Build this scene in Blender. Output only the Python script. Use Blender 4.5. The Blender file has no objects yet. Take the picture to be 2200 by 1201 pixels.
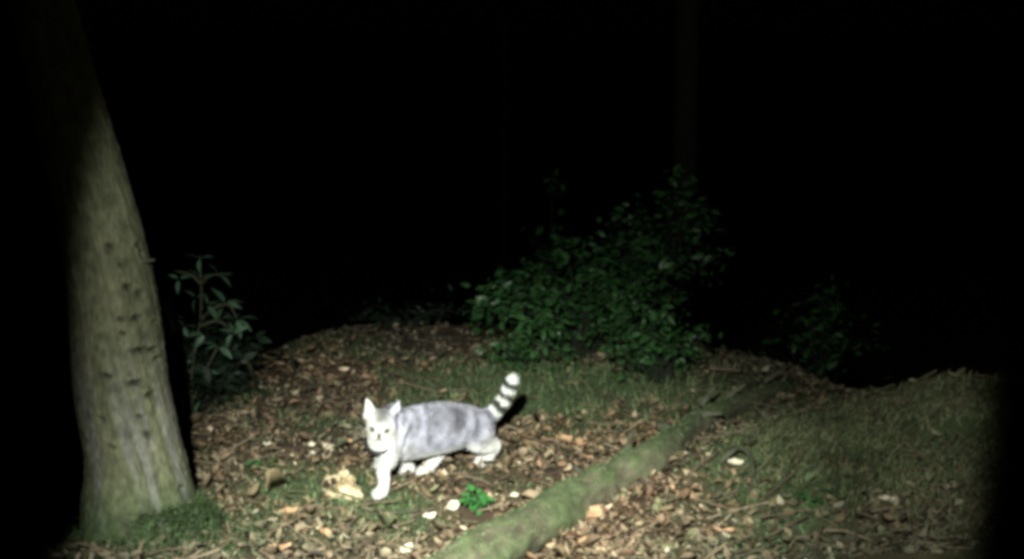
import bpy, bmesh, math, random
import numpy as np
from mathutils import Vector, Matrix, Euler

random.seed(7)
rng = np.random.default_rng(11)
scene = bpy.context.scene
COL = scene.collection

# ------------------------------------------------------------------ camera, light, exposure
W, H, F = 2200.0, 1201.0, 2600.0
CAM_H = 1.0
PITCH = math.atan((600.5 - 240) / F)
cam_data = bpy.data.cameras.new('camera')
cam = bpy.data.objects.new('camera', cam_data)
COL.objects.link(cam)
cam.location = (0, 0, CAM_H)
cam.rotation_euler = (math.pi / 2 - PITCH, 0, 0)
cam_data.sensor_width = 36
cam_data.lens = 36 * F / W
cam_data.clip_start = 0.05
cam_data.clip_end = 500
cam_data.dof.use_dof = True            # a phone video that is slightly out of focus
cam_data.dof.focus_distance = 2.9
cam_data.dof.aperture_fstop = 5.6
scene.camera = cam

world = bpy.data.worlds.new('World')
scene.world = world
world.use_nodes = True
wn = world.node_tree
bgn = wn.nodes['Background']
sky = wn.nodes.new('ShaderNodeTexSky')
sky.sky_type = 'NISHITA'
sky.sun_disc = False
sky.sun_elevation = math.radians(0.0)
sky.sun_rotation = math.radians(160)
wn.links.new(sky.outputs['Color'], bgn.inputs['Color'])
bgn.inputs['Strength'].default_value = 0.00025   # deep night

TORCH = Vector((-0.20, 0.0, 1.40))
def torch(name, energy, half_deg, blend, aim, radius=0.022, tall=1.0):
    d = bpy.data.lights.new(name, 'SPOT')
    d.energy = energy
    d.color = (0.97, 1.0, 0.90)
    d.spot_size = math.radians(half_deg * 2)
    d.spot_blend = blend
    d.shadow_soft_size = radius
    o = bpy.data.objects.new(name, d)
    COL.objects.link(o)
    o.location = TORCH
    o.scale = (1, tall, 1)       # beam stretched to an added oval whose edges darken both sides
    o.rotation_euler = (Vector(aim) - TORCH).to_track_quat('-Z', 'Y').to_euler()
    return o
torch('torch_spill', 235, 20.4, 0.22, (0.03, 3.0, 0.40), tall=1.95)
torch('torch_hotspot', 1350, 17.5, 1.0, (-0.13, 2.70, 0.0))

vs = scene.view_settings
vs.view_transform = 'Standard'
try: vs.look = 'None'
except Exception: pass
vs.exposure = 0
vs.gamma = 1
vs.use_curve_mapping = False
scene.cycles.pixel_filter_type = 'BLACKMAN_HARRIS'
scene.cycles.filter_width = 4.2
scene.cycles.max_bounces = 4
scene.cycles.use_denoising = True

# ------------------------------------------------------------------ helpers
CP, SP = math.cos(PITCH), math.sin(PITCH)
def ray(px, py):
    a = (px - W / 2) / F; b = -(py - H / 2) / F
    return np.array([a, CP + b * SP, -SP + b * CP])
def at(px, py, depth):
    r = ray(px, py)
    return Vector(r / r[1] * depth + np.array([0, 0, CAM_H]))

def _hash(ix, iy, s):
    h = (ix.astype(np.int64) * 374761393 + iy.astype(np.int64) * 668265263 + s * 974711) & 0x7fffffff
    h = ((h ^ (h >> 13)) * 1274126177) & 0x7fffffff
    return ((h ^ (h >> 16)) & 0xffff) / 65535.0
def vnoise(x, y, s=0):
    x = np.asarray(x, float); y = np.asarray(y, float)
    ix = np.floor(x); iy = np.floor(y); fx = x - ix; fy = y - iy
    fx = fx * fx * (3 - 2 * fx); fy = fy * fy * (3 - 2 * fy)
    a = _hash(ix, iy, s); b = _hash(ix + 1, iy, s); c = _hash(ix, iy + 1, s); d = _hash(ix + 1, iy + 1, s)
    return (a + (b - a) * fx) * (1 - fy) + (c + (d - c) * fx) * fy
def sst(a, b, v):
    t = np.clip((np.asarray(v, float) - a) / (b - a), 0, 1)
    return t * t * (3 - 2 * t)
def terrain(x, y):
    x = np.asarray(x, float); y = np.asarray(y, float)
    flat = np.exp(-(((x + .22) / .35) ** 2 + ((y - 3.3) / .35) ** 2))       # trodden patch under the cat
    z = (0.05 * (vnoise(x * 1.3 + 5, y * 1.3, 1) - .5) + 0.028 * (vnoise(x * 4, y * 4, 2) - .5)) * (1 - .9 * flat)
    z += (0.012 * (vnoise(x * 14, y * 14, 3) - .5) + 0.006 * (vnoise(x * 35, y * 35, 4) - .5)) * (1 - .6 * flat)
    z += 0.25 * np.exp(-(((x - 1.22) / .55) ** 2) - np.where(y > 3.25, ((y - 3.25) / .42) ** 2, ((y - 3.25) / .75) ** 2)) * (0.85 + .3 * vnoise(x * 3, y * 3, 8))
    yd = 5.2 - .75 * sst(.5, 1.1, x) - .8 * sst(1.0, 1.4, x) - 1.0 * sst(-.7, -1.3, x)
    d = np.maximum(0, y - yd)
    z -= .10 * np.minimum(d, 3) ** 2 + .3 * np.clip(d - 3, 0, 6)  # ground curves down at the back, shaped so it fades into darkness
    z -= .8 * sst(-1.0, -1.5, x) * sst(9, 6, y)  # added bank left of the tree, turned away so it stays unlit
    return z
def gp(px, py, lift=0.0):
    r = ray(px, py); t = 2.0
    while t < 12:
        p = r * t
        if CAM_H + p[2] < float(terrain(p[0], p[1])) + lift: break
        t += .01
    return Vector((p[0], p[1], float(terrain(p[0], p[1])) + lift))

def tag(o, label=None, cat=None, group=None, kind=None):
    if label: o['label'] = label
    if cat: o['category'] = cat
    if group: o['group'] = group
    if kind: o['kind'] = kind
    return o
def link(name, me, mat, parent=None, smooth=True):
    o = bpy.data.objects.new(name, me)
    COL.objects.link(o)
    if mat and not me.materials: me.materials.append(mat)
    if smooth:
        me.polygons.foreach_set('use_smooth', [True] * len(me.polygons))
    if parent: o.parent = parent
    return o
def mesh(name, v, f):
    me = bpy.data.meshes.new(name)
    me.from_pydata([tuple(p) for p in v], [], [tuple(int(i) for i in q) for q in f])
    me.update()
    return me
def big_mesh(name, v, quads, col=None):
    """v (n,3), quads (m,4) arrays"""
    me = bpy.data.meshes.new(name)
    v = np.asarray(v, np.float32); quads = np.asarray(quads, np.int32)
    k = quads.shape[1]
    me.vertices.add(len(v)); me.vertices.foreach_set('co', v.ravel())
    me.loops.add(quads.size); me.loops.foreach_set('vertex_index', quads.ravel())
    me.polygons.add(len(quads)); me.polygons.foreach_set('loop_start', np.arange(0, quads.size, k, dtype=np.int32))
    me.update(calc_edges=True)
    if col is not None: setcol(me, col)
    return me
def setcol(me, col):
    a = me.color_attributes.new('tint', 'FLOAT_COLOR', 'POINT')
    c = np.ones((len(col), 4), np.float32); c[:, :3] = col
    a.data.foreach_set('color', c.ravel())
def empty(name, loc=(0, 0, 0), rz=0):
    o = bpy.data.objects.new(name, None); o.empty_display_size = .05
    COL.objects.link(o); o.location = loc; o.rotation_euler = (0, 0, rz)
    return o
def catmull(pts, n):
    P = np.array(pts, float); P = np.vstack([2 * P[0] - P[1], P, 2 * P[-1] - P[-2]])
    out = []
    for i in range(1, len(P) - 2):
        for k in range(n):
            t = k / n
            out.append(.5 * ((2 * P[i]) + (-P[i - 1] + P[i + 1]) * t + (2 * P[i - 1] - 5 * P[i] + 4 * P[i + 1] - P[i + 2]) * t * t + (-P[i - 1] + 3 * P[i] - 3 * P[i + 1] + P[i + 2]) * t ** 3))
    out.append(P[-2]); return np.array(out)
def tube(pts, sides=8, n=4, wob=0.0, close=True):
    """pts rows (x,y,z,r) -> verts, faces"""
    C = catmull(pts, n); v = []; f = []
    up = Vector((0.13, .21, .97)).normalized()
    for i, c in enumerate(C):
        a = C[max(0, i - 1)][:3]; b = C[min(len(C) - 1, i + 1)][:3]
        d = Vector(b - a).normalized()
        s = d.cross(up)
        if s.length < .2: s = d.cross(Vector((1, 0, 0)))
        s.normalize(); u = s.cross(d)
        for k in range(sides):
            t = 2 * math.pi * k / sides
            r = c[3] * (1 + wob * (random.random() - .5))
            v.append(Vector(c[:3]) + (s * math.cos(t) + u * math.sin(t)) * r)
    m = len(C)
    for i in range(m - 1):
        for k in range(sides):
            k2 = (k + 1) % sides
            f.append((i * sides + k, i * sides + k2, (i + 1) * sides + k2, (i + 1) * sides + k))
    if close:
        f.append(tuple(range(sides - 1, -1, -1))); f.append(tuple(range((m - 1) * sides, m * sides)))
    return v, f
def merge(parts):
    V = []; Fs = []
    for v, f in parts:
        o = len(V); V += list(v); Fs += [tuple(i + o for i in q) for q in f]
    return V, Fs

# ------------------------------------------------------------------ materials
def mat(name, c1, c2=None, scale=20, rough=.8, bump=0, bscale=60, attr=False, spec=.3, detail=4, stretch=None, dirt=None, sheen=0):
    m = bpy.data.materials.new(name); m.use_nodes = True
    nt = m.node_tree; b = nt.nodes['Principled BSDF']
    b.inputs['Roughness'].default_value = rough
    b.inputs['Specular IOR Level'].default_value = spec
    tc = nt.nodes.new('ShaderNodeTexCoord')
    src = tc.outputs['Object']
    if stretch:
        mp = nt.nodes.new('ShaderNodeMapping'); mp.inputs['Scale'].default_value = stretch
        nt.links.new(src, mp.inputs['Vector']); src = mp.outputs['Vector']
    n = nt.nodes.new('ShaderNodeTexNoise'); n.inputs['Scale'].default_value = scale; n.inputs['Detail'].default_value = detail
    nt.links.new(src, n.inputs['Vector'])
    r = nt.nodes.new('ShaderNodeValToRGB')
    r.color_ramp.elements[0].position = .35; r.color_ramp.elements[1].position = .68
    r.color_ramp.elements[0].color = (*c1, 1); r.color_ramp.elements[1].color = (*(c2 or c1), 1)
    nt.links.new(n.outputs['Fac'], r.inputs['Fac'])
    out = r.outputs['Color']
    if attr:
        at_ = nt.nodes.new('ShaderNodeVertexColor'); at_.layer_name = 'tint'
        mx = nt.nodes.new('ShaderNodeMix'); mx.data_type = 'RGBA'; mx.blend_type = 'MULTIPLY'; mx.inputs[0].default_value = 1
        nt.links.new(at_.outputs['Color'], mx.inputs[6]); nt.links.new(out, mx.inputs[7]); out = mx.outputs[2]
    nt.links.new(out, b.inputs['Base Color'])
    if bump:
        n2 = nt.nodes.new('ShaderNodeTexNoise'); n2.inputs['Scale'].default_value = bscale; n2.inputs['Detail'].default_value = 6
        nt.links.new(src, n2.inputs['Vector'])
        bp = nt.nodes.new('ShaderNodeBump'); bp.inputs['Strength'].default_value = bump; bp.inputs['Distance'].default_value = .004
        nt.links.new(n2.outputs['Fac'], bp.inputs['Height']); nt.links.new(bp.outputs['Normal'], b.inputs['Normal'])
    if sheen:
        b.inputs['Sheen Weight'].default_value = sheen
    return m
W1 = (1, 1, 1)
M_soil = mat('soil', (.85,) * 3, (1.15,) * 3, 30, .95, .8, 90, attr=True)
M_litter = mat('dead_leaf', (.75,) * 3, (1.2,) * 3, 60, .7, .3, 200, attr=True)
M_blade = mat('grass_blade', (.8,) * 3, (1.2,) * 3, 30, .65, 0, attr=True)
M_bark = mat('bark', (.62,) * 3, (1.15,) * 3, 40, .9, .5, 70, attr=True, stretch=(1, 1, .7), detail=8)
M_log = mat('mossy_log', (.7,) * 3, (1.2,) * 3, 34, .9, .8, 120, attr=True, detail=6)
M_coat = mat('coat', (.9,) * 3, (1.05,) * 3, 60, .85, 0, attr=True, spec=.1, sheen=.2)
M_green = mat('evergreen_leaf', (.012, .048, .014), (.046, .120, .036), 9, .42, .2, 80, spec=.5)
M_deep = mat('shade_darkened_leaf', (.008, .018, .010), (.022, .042, .024), 9, .6, .2, 80)  # leaf green darkened to pass for unlit foliage
M_holly = mat('glossy_leaf', (.06, .14, .075), (.11, .21, .13), 9, .35, .2, 80, spec=.6)
M_fresh = mat('fresh_green_leaf', (.03, .13, .03), (.06, .22, .06), 25, .5, .2, 80)
M_twig = mat('twig_bark', (.08, .06, .04), (.17, .13, .09), 60, .9, .5, 150)
M_dark = mat('dimmed_bark', (.007, .010, .006), (.016, .021, .012), 30, .9, .5, 150)  # bark blackened so far trunks and shrub stems look unlit
M_dull = mat('grey_twig_bark', (.045, .05, .03), (.10, .105, .07), 30, .9, .5, 150)
M_pale = mat('bleached_leaf', (.55, .50, .36), (.8, .76, .60), 50, .7, .4, 120)
M_tan = mat('tan_leaf', (.36, .22, .12), (.58, .38, .23), 50, .7, .4, 120)
M_rot = mat('pale_rotten_wood', (.28, .21, .11), (.66, .57, .38), 32, .9, 1.0, 90)
M_hole = mat('hole_shade_pupil_mouth', (.02, .015, .01), (.03, .02, .012), 40, .95)
M_collar = mat('collar_leather', (.015, .015, .02), (.03, .03, .035), 40, .5)
M_eye = mat('eye', (.05, .07, .06), (.10, .13, .11), 30, .1, spec=.6)
M_nose = mat('nose', (.10, .07, .07), (.16, .11, .11), 30, .5)

# ------------------------------------------------------------------ ground
BR = np.array([.088, .058, .036]); GRN = np.array([.075, .105, .045]); DK = np.array([.040, .028, .018])
def green_mask(x, y):
    g = np.exp(-(((x - 1.25) / .62) ** 2 + ((y - 3.25) / .70) ** 2)) * 1.55             # mound
    g += np.exp(-(((x - .22) / .60) ** 2 + ((y - 4.3) / .38) ** 2)) * 1.25              # before the shrub
    g += np.exp(-(((x + .50) / .22) ** 2 + ((y - 3.2) / .17) ** 2)) * 1.0              # left of the cat
    g += np.exp(-(((x + .86) / .26) ** 2 + ((y - 2.72) / .22) ** 2)) * 1.0              # trunk foot
    g += np.exp(-(((x + .33) / .2) ** 2 + ((y - 3.05) / .14) ** 2)) * .7
    g += np.exp(-(((x - .55) / .22) ** 2 + ((y - 2.75) / .2) ** 2)) * .2
    g += (vnoise(x * 3.1, y * 3.1, 21) - .45) * .9 + (vnoise(x * 8, y * 8, 22) - .5) * .6
    return np.clip(g, 0, 1)
def axis(lo, hi, d0, d1, step, far):
    a = list(np.arange(d0, d1, step)); s = step; v = d0
    left = []
    while v > lo: s *= far; v -= s; left.append(v)
    s = step; v = a[-1]; right = []
    while v < hi: s *= far; v += s; right.append(v)
    return np.array(left[::-1] + a + right)
gx = axis(-80, 80, -1.7, 1.9, .012, 1.18); gy = axis(-40, 120, 2.2, 6.2, .014, 1.18)
X, Y = np.meshgrid(gx, gy)
Z = terrain(X, Y)
nx, ny = len(gx), len(gy)
idx = np.arange(nx * ny).reshape(ny, nx)
q = np.stack([idx[:-1, :-1], idx[:-1, 1:], idx[1:, 1:], idx[1:, :-1]], -1).reshape(-1, 4)
g = green_mask(X, Y)[..., None]
n = vnoise(X * 9, Y * 9, 5)[..., None]
colg = (BR * (1 - n) + DK * n) * (1 - g) + GRN * g
gm = big_mesh('ground', np.stack([X, Y, Z], -1).reshape(-1, 3), q, colg.reshape(-1, 3))
tag(link('ground', gm, M_soil), kind='structure')

# keep scatter off the trunk, log
LOG = [gp(930, 1310), gp(1065, 1210), gp(1195, 1128), gp(1305, 1062), gp(1408, 1000), gp(1482, 940), gp(1570, 890), gp(1690, 840)]
LOGR = [.067, .062, .058, .053, .047, .041, .033, .026]
LOGP = []
for p, r in zip(LOG, LOGR):
    LOGP.append((p.x, p.y, p.z + r * .50, r))
LOGC = catmull(LOGP, 10)
def log_dist(x, y):
    d = np.full(np.shape(x), 9.0)
    for c in LOGC: d = np.minimum(d, np.hypot(x - c[0], y - c[1]) - c[3])
    return d
TX, TY = -.88, 2.80

# ------------------------------------------------------------------ leaf litter, twigs, grass (stuff)
SPARE = [(gp(1024, 1090).x, gp(1024, 1102).y, .05), (gp(735, 1068).x, gp(735, 1068).y - .02, .06), (gp(1022, 1130).x, gp(1022, 1130).y, .05)]
def spread(n, y0=2.45, y1=6.0, p=1.4):
    y = y0 + (y1 - y0) * rng.random(n) ** p
    hw = .46 * y + .15
    x = (rng.random(n) * 2 - 1) * hw
    return x, y
def terr_normal(x, y, e=.02):
    dx = (terrain(x + e, y) - terrain(x - e, y)) / (2 * e); dy = (terrain(x, y + e) - terrain(x, y - e)) / (2 * e)
    n = np.stack([-dx, -dy, np.ones_like(dx)], -1)
    return n / np.linalg.norm(n, axis=1, keepdims=True)

PAL = np.array([[.21, .165, .108], [.15, .115, .075], [.28, .23, .16], [.11, .09, .06], [.38, .32, .22], [.23, .15, .098], [.18, .20, .115], [.05, .042, .03], [.30, .21, .145], [.62, .55, .42]])
PW = np.array([.2, .18, .14, .15, .07, .1, .07, .1, .05, .022]); PW /= PW.sum()
def leaf_cloud(N, size, seed, lift, tilt, ycut=None, keep=None, gk=.92):
    x, y = spread(N)
    k = (log_dist(x, y) > -.01) & (np.hypot(x - TX, y - TY) > .14)
    g = green_mask(x, y)
    k &= rng.random(N) > g * gk
    k &= rng.random(N) < 1.15 - .9 * sst(4.7, 5.9, y)
    k &= rng.random(N) < .15 + 1.3 * vnoise(x * 5, y * 5, 40 + seed)
    for sx, sy, sr in SPARE: k &= np.hypot(x - sx, y - sy) > sr
    x, y, g = x[k], y[k], g[k]; N = len(x)
    nrm = terr_normal(x, y)
    z = terrain(x, y) + lift * rng.random(N)
    a = rng.random(N) * 2 * np.pi
    T = np.stack([np.cos(a), np.sin(a), np.zeros(N)], -1)
    tl = rng.normal(0, tilt, N)
    T[:, 2] = np.tan(np.clip(tl, -1, 1)); T /= np.linalg.norm(T, axis=1, keepdims=True)
    nrm = nrm + rng.normal(0, tilt * .8, (N, 3)); B = np.cross(nrm, T); B /= np.linalg.norm(B, axis=1, keepdims=True)
    U = np.cross(T, B)
    L = size * (.5 + rng.random(N) ** 1.5 * 1.0); Wd = L * (.28 + .3 * rng.random(N)); cu = rng.normal(.18, .25, N) * L; fo = rng.normal(.1, .2, N) * L
    P = np.stack([x, y, z], -1)
    def pt(t, b, u): return P + T * (t * L)[:, None] + B * (b * Wd)[:, None] + U * u[:, None]
    one = np.ones(N)
    vs_ = [pt(-.5 * one, 0 * one, cu * .8), pt(-.18 * one, .5 * one, fo + cu * .15), pt(-.15 * one, 0 * one, cu * 0), pt(-.18 * one, -.5 * one, fo + cu * .15),
           pt(.2 * one, .42 * one, fo + cu * .2), pt(.2 * one, 0 * one, cu * .1), pt(.2 * one, -.42 * one, fo + cu * .2), pt(.5 * one, 0 * one, cu)]
    V = np.stack(vs_, 1).reshape(-1, 3)
    base = (np.arange(N) * 8)[:, None]
    Fq = np.concatenate([base + np.array([[0, 2, 1, 1]]) * 1], 0)
    tris = []
    for t in ((0, 3, 2), (0, 2, 1), (3, 6, 5), (3, 5, 2), (2, 5, 4), (2, 4, 1), (6, 7, 5), (5, 7, 4)):
        tris.append(base + np.array([t]))
    tris = np.concatenate(tris, 0)
    ci = rng.choice(len(PAL), N, p=PW)
    c = PAL[ci] * (.55 + .65 * rng.random((N, 1)))
    c = c * (1 - .35 * g[:, None]) + np.array([.09, .12, .05]) * .35 * g[:, None]
    c = c * np.array([.96, .95, .90]); warm = (vnoise(x * 2.2, y * 2.2, 33) - .5)[:, None]
    red = np.exp(-(((x - .45) / .4) ** 2 + ((y - 2.8) / .35) ** 2)) * .9 + np.exp(-(((x - .35) / .35) ** 2 + ((y - 3.7) / .2) ** 2)) * .8
    c = c * (1 + warm * np.array([.7, .35, .2])) * (1 + red[:, None] * np.array([.32, .02, -.10]))
    return V, tris, np.repeat(c, 8, 0)
def cat_arrays(L):
    V = []; Q = []; C = []; o = 0
    for v, q_, c in L:
        V.append(v); Q.append(q_ + o); C.append(c); o += len(v)
    return np.concatenate(V), np.concatenate(Q), np.concatenate(C)
V1, T1, C1 = leaf_cloud(30000, .030, 1, .014, .42)
V3, T3, C3 = leaf_cloud(1300, .046, 3, .014, .30)
V1, T1, C1 = cat_arrays([(V1, T1, C1), (V3, T3, C3)])
lm = big_mesh('leaf_litter', V1, T1, C1)
lo = link('leaf_litter', lm, M_litter)
tag(lo, 'brown dead leaves and crumbs littering the forest floor', 'leaf litter', kind='stuff')
V2, T2, C2 = leaf_cloud(42000, .014, 2, .012, .6)
lo2 = link('woodland_debris', big_mesh('woodland_debris', V2, T2, C2 * .95), M_litter)
tag(lo2, 'fine brown crumbs and leaf scraps between the fallen leaves', 'debris', kind='stuff')

# fine twigs lying about
def twig_cloud(N):
    x, y = spread(N); k = (log_dist(x, y) > .01) & (np.hypot(x - TX, y - TY) > .2); x, y = x[k], y[k]
    V = []; Q = []; C = []
    for i in range(len(x)):
        L = .04 + .13 * random.random() ** 2; a = random.random() * 6.28; r = .0012 + .0018 * random.random()
        m = 4; o = len(V); c = random.choice([(.16, .12, .08), (.10, .075, .05), (.24, .19, .13), (.12, .12, .07)])
        bend = random.uniform(-.6, .6)
        px_, py_ = x[i], y[i]; tz = random.uniform(0, .025)
        for j in range(m):
            t = j / (m - 1)
            aa = a + bend * t
            z = float(terrain(px_, py_)) + .008 + tz * t
            s = (-math.sin(aa) * r, math.cos(aa) * r)
            V += [(px_ + s[0], py_ + s[1], z), (px_, py_, z + 1.6 * r), (px_ - s[0], py_ - s[1], z)]
            C += [c] * 3
            px_ += math.cos(aa) * L / 3; py_ += math.sin(aa) * L / 3
            if j:
                b = o + j * 3 - 3
                Q += [(b, b + 3, b + 4, b + 1), (b + 1, b + 4, b + 5, b + 2)]
    return np.array(V), np.array(Q), np.array(C)
Vt, Qt, Ct = twig_cloud(1500)
tag(link('fine_twigs', big_mesh('fine_twigs', Vt, Qt, Ct), M_litter), 'thin dry twigs strewn through the leaf litter', 'twigs', kind='stuff')

def blades(x, y, h, w, col, lean=.5, z0=None, curl=.6, direction=None):
    N = len(x); z = terrain(x, y) - .003 if z0 is None else z0
    a = rng.random(N) * 6.283 if direction is None else direction + rng.normal(0, .7, N)
    ln = np.abs(rng.normal(lean, lean * .5, N)); L = h * (.5 + rng.random(N))
    D = np.stack([np.cos(a), np.sin(a), 0 * a], -1); S = np.stack([-np.sin(a), np.cos(a), 0 * a], -1)
    P = np.stack([x, y, z], -1); vs_ = []
    for j, t in enumerate((0, .45, .8, 1)):
        th = ln + curl * t
        c = P + D * (np.sin(th) * L * t)[:, None] + np.array([0, 0, 1]) * (np.cos(th) * L * t)[:, None]
        ww = (w * (1 - t) ** .6 + .0002)
        vs_ += [c + S * ww, c - S * ww]
    V = np.stack(vs_, 1).reshape(-1, 3); base = (np.arange(N) * 8)[:, None]
    Q = np.concatenate([base + np.array([[2 * j, 2 * j + 1, 2 * j + 3, 2 * j + 2]]) for j in range(3)], 0)
    return V, Q, np.repeat(col, 8, 0)
# mound grass: long, combed over
N = 38000
x = rng.normal(1.22, .40, N); y = rng.normal(3.15, .42, N)
k = (np.exp(-(((x - 1.25) / .62) ** 2 + ((y - 3.2) / .75) ** 2)) > .22 + .3 * rng.random(N)) & (log_dist(x, y) > .01)
x, y = x[k], y[k]
dens = vnoise(x * 7, y * 7, 44) > .28; x, y = x[dens], y[dens]
c = np.array([[.22, .25, .135]]) * (.4 + 1.2 * rng.random((len(x), 1))) + (rng.random((len(x), 1)) > .86) * np.array([[.10, .09, .045]])
A = blades(x, y, .060, .0017, c, .9, curl=.9, direction=3.6 + 2.4 * vnoise(x * 2.5, y * 2.5, 9))
tag(link('mound_grass', big_mesh('mound_grass', *A), M_blade), 'long matted green grass covering the mound at the right', 'grass', kind='stuff')
# short moss and grass elsewhere
N = 90000
x, y = spread(N, 2.45, 5.4, 1.1)
gmk = green_mask(x, y)
k = (rng.random(N) < gmk * 1.1 - .15) & (log_dist(x, y) > 0) & (np.hypot(x - TX, y - TY) > .12) & ~((x > .8) & (y < 3.7))
x, y = x[k], y[k]
c = np.array([[.13, .185, .085]]) * (.45 + rng.random((len(x), 1)) * 1.0)
A = blades(x, y, .026 + .028 * sst(3.8, 4.1, y), .0020, c, .55, curl=.8)
tag(link('moss_and_grass', big_mesh('moss_and_grass', *A), M_blade), 'short green moss and grass growing in patches among leaves', 'grass', kind='stuff')

# ------------------------------------------------------------------ tree at the left
def big_tree():
    root = empty('tree', (TX, TY, float(terrain(TX, TY))))
    z0 = root.location.z
    prof = [(-.865, 2.80, -.12, .205), (-.888, 2.80, .0, .150), (-.903, 2.80, .09, .128), (-.907, 2.80, .18, .124), (-.932, 2.80, .34, .118), (-.939, 2.80, .46, .114), (-.947, 2.80, .60, .108),
            (-.985, 2.81, .80, .100), (-1.022, 2.82, .95, .094), (-1.062, 2.83, 1.12, .086), (-1.13, 2.85, 1.4, .08), (-1.30, 2.9, 2.1, .07), (-1.48, 2.97, 3.0, .055), (-1.62, 3.0, 4.0, .035)]
    prof = [(x + .010, y, z, r * .92 if z > .1 else r) for x, y, z, r in prof]
    C = catmull(prof, 40); sides = 190; m = len(C)
    th = np.linspace(0, 2 * np.pi, sides, endpoint=False)
    zz = C[:, 2][:, None] * np.ones(sides)[None]; TT = th[None] * np.ones(m)[:, None]
    u = TT * 150 / (2 * np.pi) / 150
    per = lambda f, g_, s: (vnoise((np.cos(TT) + 2) * f, (zz + np.sin(TT) * 1.7) * g_, s) + vnoise((np.sin(TT) + 2) * f, (zz + np.cos(TT) * 1.3) * g_, s + 1)) / 2
    r = C[:, 3][:, None] * (1 + .05 * (per(1.5, 2.5, 50) - .5))
    fiss = .5 * per(9, 42, 60) + .5 * per(17, 90, 66); r = r + .006 * (fiss - .5) + .004 * (per(12, 16, 62) - .5) + .003 * (per(50, 110, 64) - .5)
    # buttress roots
    fl = np.clip((.24 - zz) / .3, 0, 1) ** 1.6
    r = r + .022 * fl * (np.cos(TT * 3 + .6) * .5 + .3)
    tint = np.ones((m, sides, 3)) * np.array([.145, .142, .090])
    mo = per(2, 3, 70)[..., None]
    tint = tint * (1 - .35 * mo) + np.array([.080, .108, .050]) * .5 * mo
    # lichen greys on lower part, moss at the foot
    lc = (sst(.55, .68, per(5, 7, 72)) * sst(.62, .2, zz))[..., None]
    tint = tint * (1 - .55 * lc) + np.array([.19, .185, .19]) * .55 * lc
    ms = np.clip(sst(.24, .0, zz) * (.5 + per(6, 6, 74)), 0, 1)[..., None]
    tint = tint * (1 - ms * .85) + np.array([.032, .062, .020]) * ms * .85
    tint *= (.70 + .50 * sst(.3, .62, fiss))[..., None]
    # dark knots, given by their place on the trunk
    knots = [(290, 760, 26, 7), (310, 763, 14, 6), (283, 690, 15, 7), (283, 828, 16, 7), (310, 858, 12, 6), (312, 942, 9, 9), (230, 810, 9, 6), (272, 536, 10, 7), (226, 533, 12, 7), (264, 622, 10, 8), (285, 638, 8, 8),
             (300, 555, 11, 9), (316, 785, 13, 6), (260, 720, 8, 5), (296, 900, 9, 5), (250, 575, 8, 6), (370, 1068, 8, 7), (255, 690, 9, 5), (215, 900, 8, 5), (240, 960, 9, 5), (318, 705, 8, 5), (300, 1130, 8, 6), (225, 545, 7, 5)]
    cx = C[:, 0]; cz = C[:, 2]
    for (px, py, w, h) in knots:
        p = at(px, py, 2.69)
        i = int(np.argmin(np.abs(cz - p.z)))
        s = np.clip((p.x - cx[i]) / C[i, 3], -.97, .97)
        t0 = -math.acos(s) % (2 * math.pi)     # camera side: sin<0
        dx = (np.angle(np.exp(1j * (TT - t0)))) * C[i, 3] * 970; dz = (zz - p.z) * 970
        asym = dz + 2.2 * np.sin(dx * .35)
        e = np.exp(-((dx / w) ** 2 + (asym / h) ** 2) * 1.3)
        r = r - .013 * e + .005 * np.exp(-((dx / (w * 1.3)) ** 2 + ((asym - h * 1.6) / h) ** 2))
        tint = tint * (1 - .85 * e[..., None])
    Vx = np.stack([cx[:, None] + r * np.cos(TT), C[:, 1][:, None] + r * np.sin(TT), zz], -1).reshape(-1, 3) - np.array(root.location)
    I = np.arange(m * sides).reshape(m, sides); J = np.roll(I, -1, 1)
    Q = np.stack([I[:-1], J[:-1], J[1:], I[1:]], -1).reshape(-1, 4)
    tr = link('trunk', big_mesh('trunk', Vx, Q, tint.reshape(-1, 3)), M_bark, root)
    # a few dead stubs and high boughs
    for (px, py, L, an) in ((330, 722, .022, .25), (318, 560, .03, .1)):
        p = at(px, py, 2.78) - root.location
        v, f = tube([(p.x - .03, p.y, p.z - .003, .006), (p.x, p.y - .004, p.z, .005), (p.x + L * .6, p.y - .01, p.z + L * an, .0025)], 8, 3, .2)
        link('dead_stub', mesh('dead_stub', v, f), M_dull, root)
    for i in range(9):
        z = 1.9 + i * .24; j = int(np.argmin(np.abs(C[:, 2] - z))); a = i * 2.4; L = 1.1 - i * .07
        p = C[j][:3] - np.array(root.location)
        v, f = tube([(p[0], p[1], p[2], .022 - i * .001), (p[0] + math.cos(a) * L * .5, p[1] + math.sin(a) * L * .5, p[2] + .12, .013), (p[0] + math.cos(a) * L, p[1] + math.sin(a) * L, p[2] + .42, .004)], 7, 5)
        link('bough', mesh('bough', v, f), M_dull, root)
    # mossy grass skirt round the foot
    N = 3000
    a = rng.random(N) * 6.283; a = np.where(rng.random(N) < .55, rng.normal(-.5, .7, N), a); rr = .125 + .20 * rng.random(N) ** 1.7; x = TX + rr * np.cos(a); y = TY + rr * np.sin(a)
    zt = terrain(x, y) + np.clip((.20 - rr) * .9, 0, 1) * (.35 + .65 * (np.cos(a) > .1))
    c_ = np.array([[.055, .090, .036]]) * (.4 + 1.2 * rng.random((N, 1)))
    v, q_, cc = blades(x, y, .030, .0016, c_, .6, z0=zt)
    mo_ = link('moss', big_mesh('moss', v - np.array(root.location), q_, cc), M_blade, root); mo_['kind'] = 'stuff'
    tag(root, 'thick leaning tree with knotted grey green bark and mossy foot at the left', 'tree')
big_tree()

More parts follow.
